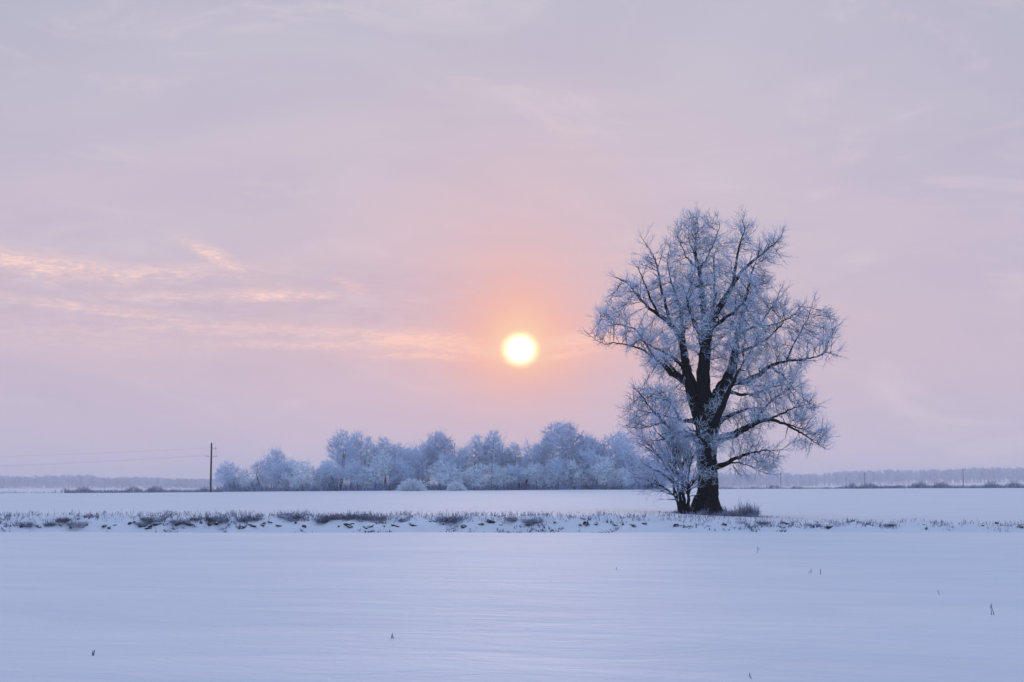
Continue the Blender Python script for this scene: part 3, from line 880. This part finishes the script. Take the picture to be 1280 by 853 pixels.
TREES = [  # photo x, photo y of the top, width px, kind, depth offset, category word, label
    (288, 577, 27, 'round', 0, 'small round frosted tree just right of the wooden power pole'),
    (307, 586, 22, 'pale', -3, 'low pale tree, second from the grove end near the power pole'),
    (322, 573, 17, 'slender', 4, 'thin bare-topped tree rising behind low frosted trees near the power pole'),
    (341, 561, 30, 'round', 6, 'tallest tree of the small clump nearest the power pole, with leaning dark trunk'),
    (357, 574, 34, 'round', 0, 'broad bluish tree under the tallest tree of the small clump'),
    (378, 576, 36, 'pale', -2, 'wide rounded pale tree in the middle of the small clump'),
    (397, 592, 26, 'pale', -2, 'low tree at the gap between the small clump and the main grove'),
    (424, 537, 34, 'tall', 8, 'tall dark-stemmed tree at the pole end of the main grove'),
    (441, 540, 34, 'tall', 14, 'second tall feathery tree of the main grove, counting from the power pole'),
    (456, 545, 28, 'tall', 9, 'third tall tree of the main grove, counting from the power pole'),
    (420, 574, 34, 'round', -1, 'rounded tree in front of the tall trees at the pole end of the main grove'),
    (447, 574, 28, 'round', -3, 'mid-height bluish tree with dark thin trunk under the third tall tree'),
    (470, 560, 36, 'pale', -2, 'large pale heavily frosted tree behind and beside the round shrub'),
    (482, 547, 36, 'tall', 12, 'tall dull tree rising behind the large pale tree'),
    (500, 554, 32, 'tall', 10, 'tall tree with thin top directly behind the large round shrub'),
    (500, 576, 30, 'round', 0, 'rounded bluish tree right behind the large round shrub'),
    (530, 551, 36, 'tall', 12, 'tall tree behind the gap between the two round shrubs'),
    (548, 540, 40, 'dome', 10, 'tall humped tree above the small round shrub'),
    (556, 575, 40, 'pale', -4, 'bulging pale tree standing directly over the small round shrub'),
    (577, 557, 30, 'round', 6, 'tree with soft top between the humped tree and its taller neighbour'),
    (593, 543, 30, 'tall', 10, 'tall tree with spiky top between the humped tree and the twin-topped one'),
    (615, 538, 36, 'tall', 9, 'tallest spiky-topped tree near the middle of the main grove'),
    (596, 580, 34, 'pale', -4, 'low pale tree with bulging frosted clumps, next along from the small round shrub'),
    (621, 579, 36, 'pale', -3, 'low pale round-headed tree beneath the tallest spiky-topped tree'),
    (640, 553, 30, 'tall', 9, 'tall tree directly beneath the sun, just left of its centre'),
    (657, 550, 26, 'slender', 3, 'thin purplish tree directly under the sun'),
    (648, 580, 30, 'round', -1, 'low bluish tree at the foot of the trees under the sun'),
    (680, 546, 36, 'tall', 10, 'tall tree between the purplish tree under the sun and the great dome'),
    (671, 578, 32, 'pale', -2, 'low pale tree just right of the thin purplish tree'),
    (712, 527, 62, 'dome', 6, 'great dome-shaped tree with purplish twigs, highest of the grove'),
    (697, 572, 34, 'round', -1, 'bluish tree under the left half of the great dome'),
    (717, 574, 32, 'pale', -3, 'pale frosted tree in front of the great dome trunk'),
    (738, 562, 36, 'round', 0, 'rounded tree under the right half of the great dome'),
    (747, 549, 28, 'tall', 10, 'tall tree showing just past the right shoulder of the great dome'),
    (754, 541, 16, 'slender', 14, 'thin spindly tree rising between the great dome and the oak'),
    (775, 538, 44, 'round', 8, 'big high-crowned tree between the great dome and the oak'),
    (757, 570, 34, 'pale', -3, 'pale low tree in front of the spindly tree'),
    (792, 556, 40, 'round', 4, 'rounded tree half hidden by the outer twigs of the oak'),
    (779, 585, 30, 'pale', -3, 'low frosted tree at the foot of the big high-crowned tree'),
    (810, 568, 38, 'round', 3, 'grove tree seen through the young multi-stemmed tree'),
    (405, 582, 24, 'round', 5, 'low dark-stemmed tree standing at the edge of the gap, behind the rounded tree'),
    (516, 558, 34, 'round', 7, 'soft rounded tree rising straight above the larger round shrub'),
    (566, 566, 34, 'round', 5, 'bluish tree showing between the bulging pale tree and the spiky-topped ones'),
    (630, 556, 34, 'round', 14, 'broad tree filling the dip just behind the tallest spiky-topped tree'),
    (668, 556, 34, 'round', 14, 'broad tree behind the thin purplish tree under the sun'),
    (735, 546, 36, 'round', 14, 'broad tree close behind the right shoulder of the great dome'),
    (826, 580, 26, 'round', 2, 'last tree of the grove, behind the young multi-stemmed tree'),
]
GY0 = 290.0
random.seed(4)
cnt = {}
for i, (px, py, wpx, st, off, lab) in enumerate(TREES):
    Y = GY0 + off
    k = cnt.get(st, 0); cnt[st] = k + 1
    nvar = sum(1 for q in PROTO if q[0] == st)
    tm, cm = PROTO[st, k % nvar]
    X = at(px, 613, Y)[0]; z = hz(X, Y)
    Ht = at(px, py, Y)[2] - z
    Hn, Wn = HN[st]
    wd = wpx * Y / FPX
    t = thing('frosted_tree', lab, 'tree', (X, Y, z - .1), random.uniform(0, 6.28), 'frosted trees of the far grove')
    t.scale = (wd / Wn * 1.22, wd / Wn * 1.22, Ht / Hn * .99)
    link('trunk', tm, t); link('crown', cm, t)

# round shrubs
def shrub(px, py, wpx, Y, lab, seed):
    rng = RS(seed)
    X = at(px, 613, Y)[0]; z = hz(X, Y)
    w = wpx * Y / FPX / 2; h = at(px, py, Y)[2] - z
    s = thing('round_shrub', lab, 'shrub', (X, Y, z), 0, 'round frosted shrubs before the grove')
    n = 900
    a = rng.uniform(0, 6.283, n); e = np.arcsin(rng.uniform(0.02, 1, n))
    d = np.stack([np.cos(a) * np.cos(e) * w, np.sin(a) * np.cos(e) * w, np.sin(e) * h], 1) * (rng.uniform(.60, 1.0, (n, 1)) * (1 + .16 * np.sin(a * 3 + seed) * np.cos(e * 4) + .10 * np.sin(a * 7 + e * 5))[:, None])
    st, cr = MB(), MB()
    st.prisms(d[:90] * .03, d[:90] * .75, .03, .012, 4)
    st.build('stems', M_FAR_BARK, s)
    cr.prisms(d * .2, d * .62, .02, .02, 3); cr.prisms(d * .62, d, .03, .02, 3)
    dd = unit(d)
    for k in range(4):
        f = rng.uniform(.6, .95, (n, 1))
        add_twigs(cr, d * f, unit(dd + rng.normal(0, .4, (n, 3)) + np.array([0, 0, .15])), rng.uniform(.15, .75, n), .020, rng, 2, .5, .1)
    cr.build('crown', M_SHRUB, s)
shrub(515, 599, 38, 272, 'larger round white frosted shrub standing before the grove', 31)
shrub(570, 603.5, 23, 272, 'smaller round white frosted shrub standing before the grove', 32)

# brush along the foot of the grove
def brush(name, label, segs, mat, seed, thick=.02):
    rng = RS(seed); m = MB()
    for x0, x1, Y0, Y1, n, h0, h1 in segs:
        px = rng.uniform(x0, x1, n); Y = rng.uniform(Y0, Y1, n)
        X = (px - 640) / FPX * Y
        cl_ = .35 + .65 * (np.sin(px * .21 + seed) * .5 + .5) * (np.sin(px * .067 + seed * 2) * .5 + .5) + .15 * rng.rand(n)
        B = np.stack([X, Y, height(X, Y) - .05], 1)
        D = unit(rng.normal(0, .3, (n, 3)) + np.array([0, 0, 1.]))
        add_twigs(m, B, D, rng.uniform(h0, h1, n) * cl_, thick, rng, 2, .4, .3)
    return tag(m.build(name, mat), label, 'undergrowth', kind='stuff')
brush('undergrowth', 'frosted brush and saplings along the foot of the grove', [(272, 410, 284, 300, 2000, 1.0, 2.8), (405, 830, 284, 312, 9000, 1.0, 3.6)], M_BRUSH, 3, .022)
brush('field_edge_weeds', 'dark line of dry weeds along the far edge of the snow field', [(84, 280, 272, 280, 3000, .5, 1.5), (-600, 84, 272, 280, 1500, .3, 1.0)], M_DARKGRASS, 4, .02)
brush('field_edge_weeds', 'thin dark weeds along the field edge beyond the oak', [(895, 1060, 278, 284, 1500, .3, .9), (1060, 1800, 276, 284, 11000, .5, 1.6)], M_DARKGRASS, 6, .02)

# ------------------------------------------------------------------ far woods
def far_wood(name, label, seed, prof, Y0, n):
    rng = RS(seed); m = MB()
    xs_ = rng.uniform(prof[0][0], prof[-1][0], n)
    tops = np.interp(xs_, [p[0] for p in prof], [p[1] for p in prof])
    for px, ty in zip(xs_, tops):
        Y = Y0 + rng.uniform(-60, 140)
        X = at(px, 608, Y)[0]; z = hz(X, Y)
        H = (at(px, ty, Y)[2] - z) * rng.uniform(.80, 1.02)
        w = rng.uniform(3.5, 6.5)
        k = 46
        q = unit(rng.normal(0, 1, (k, 3))) * rng.uniform(0, 1, (k, 1)) ** (1 / 2.4)
        c = np.array([X, Y, z + H * .56]) + q * np.array([w, w, H * .42])
        d = unit(rng.normal(0, .5, (k, 3)) + np.array([0, 0, 1.]))
        m.prisms(c - d * 1.6, c + d * 1.8, .75, .25, 3)
        m.prisms([(X, Y, z - 1)], [(X, Y, z + H * .7)], .6, .2, 4)
    tag(m.build(name, M_WOOD), label, 'forest', kind='stuff')
far_wood('far_forest', 'pale hazy forest far behind the wooden power pole', 41, [(-700, 592), (-300, 596), (-60, 593), (30, 594), (110, 592), (125, 596), (180, 595), (235, 598), (300, 597), (420, 596)], 2900, 2000)
far_wood('far_forest', 'pale hazy forested rise far beyond the oak', 42, [(820, 592), (930, 590), (965, 589), (1010, 592), (1050, 588), (1100, 586), (1180, 585), (1230, 583), (1340, 582), (1600, 586), (1900, 584)], 2900, 1800)
far_wood('far_forest', 'hazy forest hidden far behind the grove', 43, [(400, 596), (600, 597), (840, 593)], 2920, 600)

# ------------------------------------------------------------------ poles and cables
def cable(name, label, A, B, sag, group, r=.0065):
    A, B = np.array(A), np.array(B)
    t = np.linspace(0, 1, 40)[:, None]
    P = A + (B - A) * t - np.array([0, 0, 1.]) * sag * 4 * t * (1 - t)
    m = MB(); m.prisms(P[:-1], P[1:], r, r, 4)
    tag(m.build(name, M_WIRE), label, 'cable', group)

PY = 268.0
PX = at(263.5, 600, PY)[0]; PZ = hz(PX, PY)
ptop = at(263.5, 554, PY)[2]
pole = thing('power_pole', 'lone dark wooden power pole left of the frosted grove', 'pole', (PX, PY, PZ))
m = MB(); m.tube(np.array([(0, 0, -.3), (0, 0, (ptop - PZ) * .5), (0, 0, ptop - PZ)]), [.20, .18, .15], 10); m.build('post', M_POST, pole, True)
zc = at(263, 571, PY)[2] - PZ
m = MB(); m.box((.1, -.24, zc), (2.2, .06, .07)); arm = m.build('crossarm', M_STEEL, pole)
zu = at(263, 561, PY)[2] - PZ
m = MB(); m.box((.46, -.235, zu), (.92, .07, .08)); m.box((.88, -.235, zu - .42), (.05, .05, .75)); m.build('bracket', M_STEEL, pole)
for dx in (-.9, 1.1):
    m = MB(); m.tube(np.array([(dx, -.24, zc + .056), (dx, -.24, zc + .16), (dx, -.24, zc + .30)]), [.05, .07, .04], 8); m.build('insulator', M_CERAMIC, arm, True)
m = MB(); m.tube(np.array([(.88, -.235, zu + .04), (.88, -.235, zu + .13), (.88, -.235, zu + .25)]), [.05, .07, .04], 8); m.build('insulator', M_CERAMIC, pole, True)
lx = -190.0; ly = 262.0
CG = 'cables strung from the power pole'
cable('power_cable', 'upper thin cable running from the power pole out of the picture on the open side', (PX + .88, PY - .235, PZ + zu + .2), (lx, ly, at(-50, 577, ly)[2] + .2), 1.2, CG)
cable('power_cable', 'lower thin cable of the crossarm, its open-field side', (PX - .9, PY - .24, PZ + zc + .3), (lx, ly, at(-50, 588, ly)[2] + .2), 1.5, CG)
cable('power_cable', 'lower thin cable of the crossarm, its grove side', (PX + 1.1, PY - .24, PZ + zc + .3), (lx, ly + 2, at(-50, 591, ly)[2] + .2), 1.5, CG)
for px, ty, lab in ((976, 590, 'faint far pole in haze, nearest to the oak'), (1081, 591, 'faint far pole in haze, the middle one of three beyond the oak'), (1204, 586, 'faint far pole in haze, the one farthest from the oak')):
    Y = 600.0; X = at(px, 600, Y)[0]; z = hz(X, Y); H = at(px, ty, Y)[2] - z
    p = thing('distant_pole', lab, 'pole', (X, Y, z), 0, 'far poles beyond the oak')
    m = MB(); m.tube(np.array([(0, 0, -.3), (0, 0, H * .5), (0, 0, H)]), [.13, .12, .10], 8); m.build('post', M_POST, p, True)
    m = MB(); m.box((0, -.2, H - .8), (1.8, .1, .12)); m.build('crossarm', M_STEEL, p)

# ------------------------------------------------------------------ ditch bank: clods, tussocks, grass
def clod_mesh(seed):
    import bmesh
    r = RS(seed)
    bm = bmesh.new()
    bmesh.ops.create_icosphere(bm, subdivisions=3, radius=1)
    ph = r.uniform(0, 6.28, (6, 3)); kk = r.normal(0, 2.2, (6, 3))
    for v in bm.verts:
        c = np.array(v.co)
        f = 1 + sum(.17 * math.sin(float(c @ kk[i]) + ph[i, 0]) for i in range(6)) + r.normal(0, .03)
        v.co = Vector(c * f * np.array([.30, .22, .17]) + np.array([0, 0, .02]))
    me = bpy.data.meshes.new('earth_clod'); bm.to_mesh(me); bm.free()
    me.materials.append(M_CLOD)
    return me
CLODS = [clod_mesh(50 + i) for i in range(5)]
def tussock_mesh(seed, mat):
    r = RS(seed); m = MB(); n = 230
    a = r.uniform(0, 6.28, n); rad = np.sqrt(r.uniform(0, 1, n)) * .30
    B = np.stack([np.cos(a) * rad * 1.5, np.sin(a) * rad, 0 * a - .08], 1)
    D = unit(np.stack([np.cos(a) * .6, np.sin(a) * .5, 0 * a + 1.0], 1) + r.normal(0, .3, (n, 3)))
    add_twigs(m, B, D, r.uniform(.25, .62, n), .011, r, 2, .5, .0)
    return m.mesh('weed_tussock', mat)
TUSS = [tussock_mesh(70 + i, M_DARKGRASS if i < 2 else M_GRASS) for i in range(5)]

def on_ground(px, py, Ya, Yb):
    """Walk along the line of sight until it meets the ground between two distances."""
    for Y in np.arange(Ya, Yb, .1):
        q = at(px, py, Y)
        if q[2] <= hz(q[0], Y): return np.array([q[0], Y, hz(q[0], Y)])
    q = at(px, py, Yb)
    return np.array([q[0], Yb, hz(q[0], Yb)])
CL = [(28, 659), (50, 660), (75, 658), (88, 660), (108, 658), (130, 657), (136, 661), (163, 656), (178, 658), (185, 661), (198, 656), (222, 656), (235, 657), (262, 656), (270, 656), (299, 661), (306, 660), (313, 658), (330, 655), (338, 655),
      (350, 658), (380, 659), (403, 654), (424, 658), (436, 659), (456, 660), (463, 660), (470, 655), (480, 658), (493, 658), (514, 657), (537, 653), (570, 660), (581, 659), (601, 656), (613, 654), (626, 658), (663, 657), (669, 654), (693, 654),
      (725, 657), (733, 656), (745, 656), (768, 658), (790, 657), (805, 656), (845, 658), (860, 659), (905, 657), (955, 655), (963, 657), (1012, 658), (1030, 661), (1038, 660), (1110, 656), (1158, 661), (1228, 658), (1245, 655), (1275, 659)]
rng = RS(99)
for k in range(30):
    px = 1280 * rng.rand() ** 1.4; CL.append((px, 653 + 8 * rng.rand()))
for i, (px, py) in enumerate(CL):
    p = on_ground(px, py, 58, 72)
    o = link('earth_clod', CLODS[i % 5])
    o.location = p + np.array([0, 0, -.01]); s = rng.uniform(.20, .45) * (1 if i < 59 else .6)
    o.scale = (s * rng.uniform(.9, 2.0), s, s * rng.uniform(.8, 1.4)); o.rotation_euler = (rng.uniform(-.3, .3), rng.uniform(-.3, .3), rng.uniform(0, 6.28))
    tag(o, 'dark lump of earth poking through the snow of the ditch bank', 'clod', 'earth clods on the ditch bank')
TU = [(32, 656), (62, 656), (86, 655), (78, 651), (97, 656), (163, 652), (178, 655), (192, 652), (218, 655), (224, 654), (245, 649), (250, 650), (268, 650), (276, 650), (308, 648), (303, 650), (318, 649), (352, 648), (362, 647), (368, 650), (398, 653), (404, 652), (410, 648), (420, 647),
      (432, 647), (448, 647), (462, 646), (470, 648), (505, 650), (538, 651), (560, 650), (575, 649), (598, 652), (640, 650), (665, 653), (1032, 658), (955, 654), (1112, 656)]
for i, (px, py) in enumerate(TU):
    if i % 3 == 2: continue
    p = on_ground(px, py + 2, 58, 74)
    o = link('weed_tussock', TUSS[i % 5])
    o.location = p; s = rng.uniform(.45, .95) * (.6 if px > 900 else 1)
    o.scale = (s * 1.1, s, s * .58); o.rotation_euler = (0, 0, rng.uniform(0, 6.28))
    tag(o, 'dark dry weed tussock dusted with frost on the ditch bank', 'weed tuft', 'weed tussocks on the ditch bank')

def grass(name, label, px0, px1, Y0, Y1, n, h0, h1, mat, seed, dens=None, th=.009):
    r = RS(seed); m = MB()
    px = r.uniform(px0, px1, n)
    if dens is not None:
        keep = r.rand(n) < np.interp(px, [d[0] for d in dens], [d[1] for d in dens]) * (.35 + .65 * (np.sin(px * .11) * np.sin(px * .043 + 1) * .5 + .5))
        px = px[keep]
    k = len(px); Y = r.uniform(Y0, Y1, k); X = (px - 640) / FPX * Y
    B = np.stack([X, Y, height(X, Y) - .03], 1)
    add_twigs(m, B, unit(r.normal(0, .35, (k, 3)) + np.array([0, 0, 1.])), r.uniform(h0, h1, k), th, r, 2, .45, .1)
    tag(m.build(name, mat), label, 'grass', kind='stuff')
grass('dry_grass', 'thin frosted grass along the top of the ditch bank', -700, 1900, TOP - 1.2, TOP + .9, 12000, .10, .30, M_GRASS, 7,
      [(0, .5), (120, .35), (240, .8), (480, 1), (640, .75), (820, .7), (900, .6), (1000, .35), (1300, .3)])

def ditch_litter():
    r = RS(17); m = MB(); n = 18000
    px = r.uniform(-700, 1900, n); Y = r.uniform(62.5, TOP + .3, n); X = (px - 640) / FPX * Y
    cl = wob(X, Y * 2.5, .9, 23) + wob(X, Y * 2, 3.0, 24) * .7
    k = cl > np.interp(px, [0, 500, 900, 1300], [.16, .22, .36, .42]); X, Y = X[k], Y[k]; n = len(X)
    B = np.stack([X, Y, height(X, Y)], 1)
    m.prisms(B - np.array([0, 0, .03]), B + r.normal(0, .05, (n, 3)) + np.array([0, 0, .05]), r.uniform(.015, .06, n), .01, 4)
    add_twigs(m, B, unit(r.normal(0, .8, (n, 3)) + np.array([0, 0, .6])), r.uniform(.08, .26, n), .008, r, 2, .6, .0)
    tag(m.build('dry_litter', M_DARKGRASS), 'crumbs of soil and bent dry stems scattered over the snowy ditch bank', 'litter', kind='stuff')
ditch_litter()

# weeds round the foot of the oak
def oak_weeds():
    r = RS(8); m = MB(); n = 3600
    gx = r.normal(0, 1, n); gy = r.normal(0, 1, n)
    gx = np.where(gx > 0, gx * 1.25, gx * .95)
    X = OX + .3 + gx * 1.15; Y = OY + .1 + gy * .95
    f = np.exp(-(gx ** 2 * .25 + gy ** 2 * .3)) * (.6 + .5 * np.sin(X * 5.1) * np.sin(Y * 3.7 + 1))
    f = np.clip(f, .15, 1)
    B = np.stack([X, Y, height(X, Y) - .03], 1)
    add_twigs(m, B, unit(r.normal(0, .4, (n, 3)) + np.array([0, 0, 1.])), r.uniform(.25, .8, n) * f, .010, r, 2, .45, .1)
    tag(m.build('dry_grass', M_GRASS), 'purplish frosted grass around the foot of the oak', 'grass', kind='stuff')
oak_weeds()
for px, s, lab in ((932, 1.25, 'dark weed tuft at the outer end of the grass, nearer the oak'), (942, 1.15, 'dark weed tuft at the outer end of the grass, farthest from the oak')):
    X = at(px, 636, 80)[0]
    o = link('weed_tuft', TUSS[0]); o.location = (X, 80.5, hz(X, 80.5)); o.scale = (.55 * s, .55 * s, 1.2 * s)
    tag(o, lab, 'weed tuft', 'weed tufts by the oak')

# bits of stubble poking through the near snow
def stalk(px, py, lab, h, lean, seed, blades=1, mat=None):
    d = ray(px, py); t = None
    for Y in np.arange(5, 54, .05):
        q = at(px, py, Y)
        if q[2] <= hz(q[0], Y): break
    r = RS(seed); m = MB()
    for k in range(blades):
        b = np.array([r.normal(0, .03) if k else 0, r.normal(0, .03) if k else 0, -.03])
        e = np.array([lean * h + r.normal(0, .2) * h * (k > 0), r.normal(0, .1) * h, h * r.uniform(.6, 1) if k else h])
        cp = catmull([b, b + (e - b) * .5 + np.array([.04 * h, 0, .03 * h]), e], 4)
        m.tube(cp, np.linspace(.007, .003, len(cp)), 5)
        m.prisms([cp[-3]], [cp[-1] + np.array([.12 * h, 0, .02])], .006, .003, 4)
    o = m.build('dry_stalk', mat or M_DARKGRASS); o.location = (q[0], Y, hz(q[0], Y))
    tag(o, lab, 'stalk', 'dry stalks in the near snow')
stalk(946, 692, 'small dark upright stalk in the snow just beyond the ditch, below the oak', .16, .1, 1, 2)
stalk(1013, 717, 'tiny stub poking out of the snow, the left of a close pair', .06, .4, 2, 2)
stalk(1025, 718, 'tiny stub poking out of the snow, the right of a close pair', .08, .1, 3, 2)
stalk(1243, 769, 'tall bent dark stalk in the near snow, the most prominent of all', .13, -.35, 4, 2)
stalk(1175, 744, 'faint bent stalk in the snow beyond the prominent dark stalk', .06, -.6, 5, 1, M_GRASS)
stalk(116, 820, 'small dark stub in the snow nearest the lower left of the field', .035, .3, 6, 3)
stalk(488, 799, 'small branching grey stalk in the near snow below the grove', .04, .5, 7, 3, M_GRASS)
stalk(942, 849, 'fallen pale stalk on the nearest snow, at the bottom edge', .03, -1.3, 8, 1, M_GRASS)
stalk(770, 713, 'tiny grey stub in the snow straight in front of the grove end', .04, .2, 9, 1, M_GRASS)
print('done')
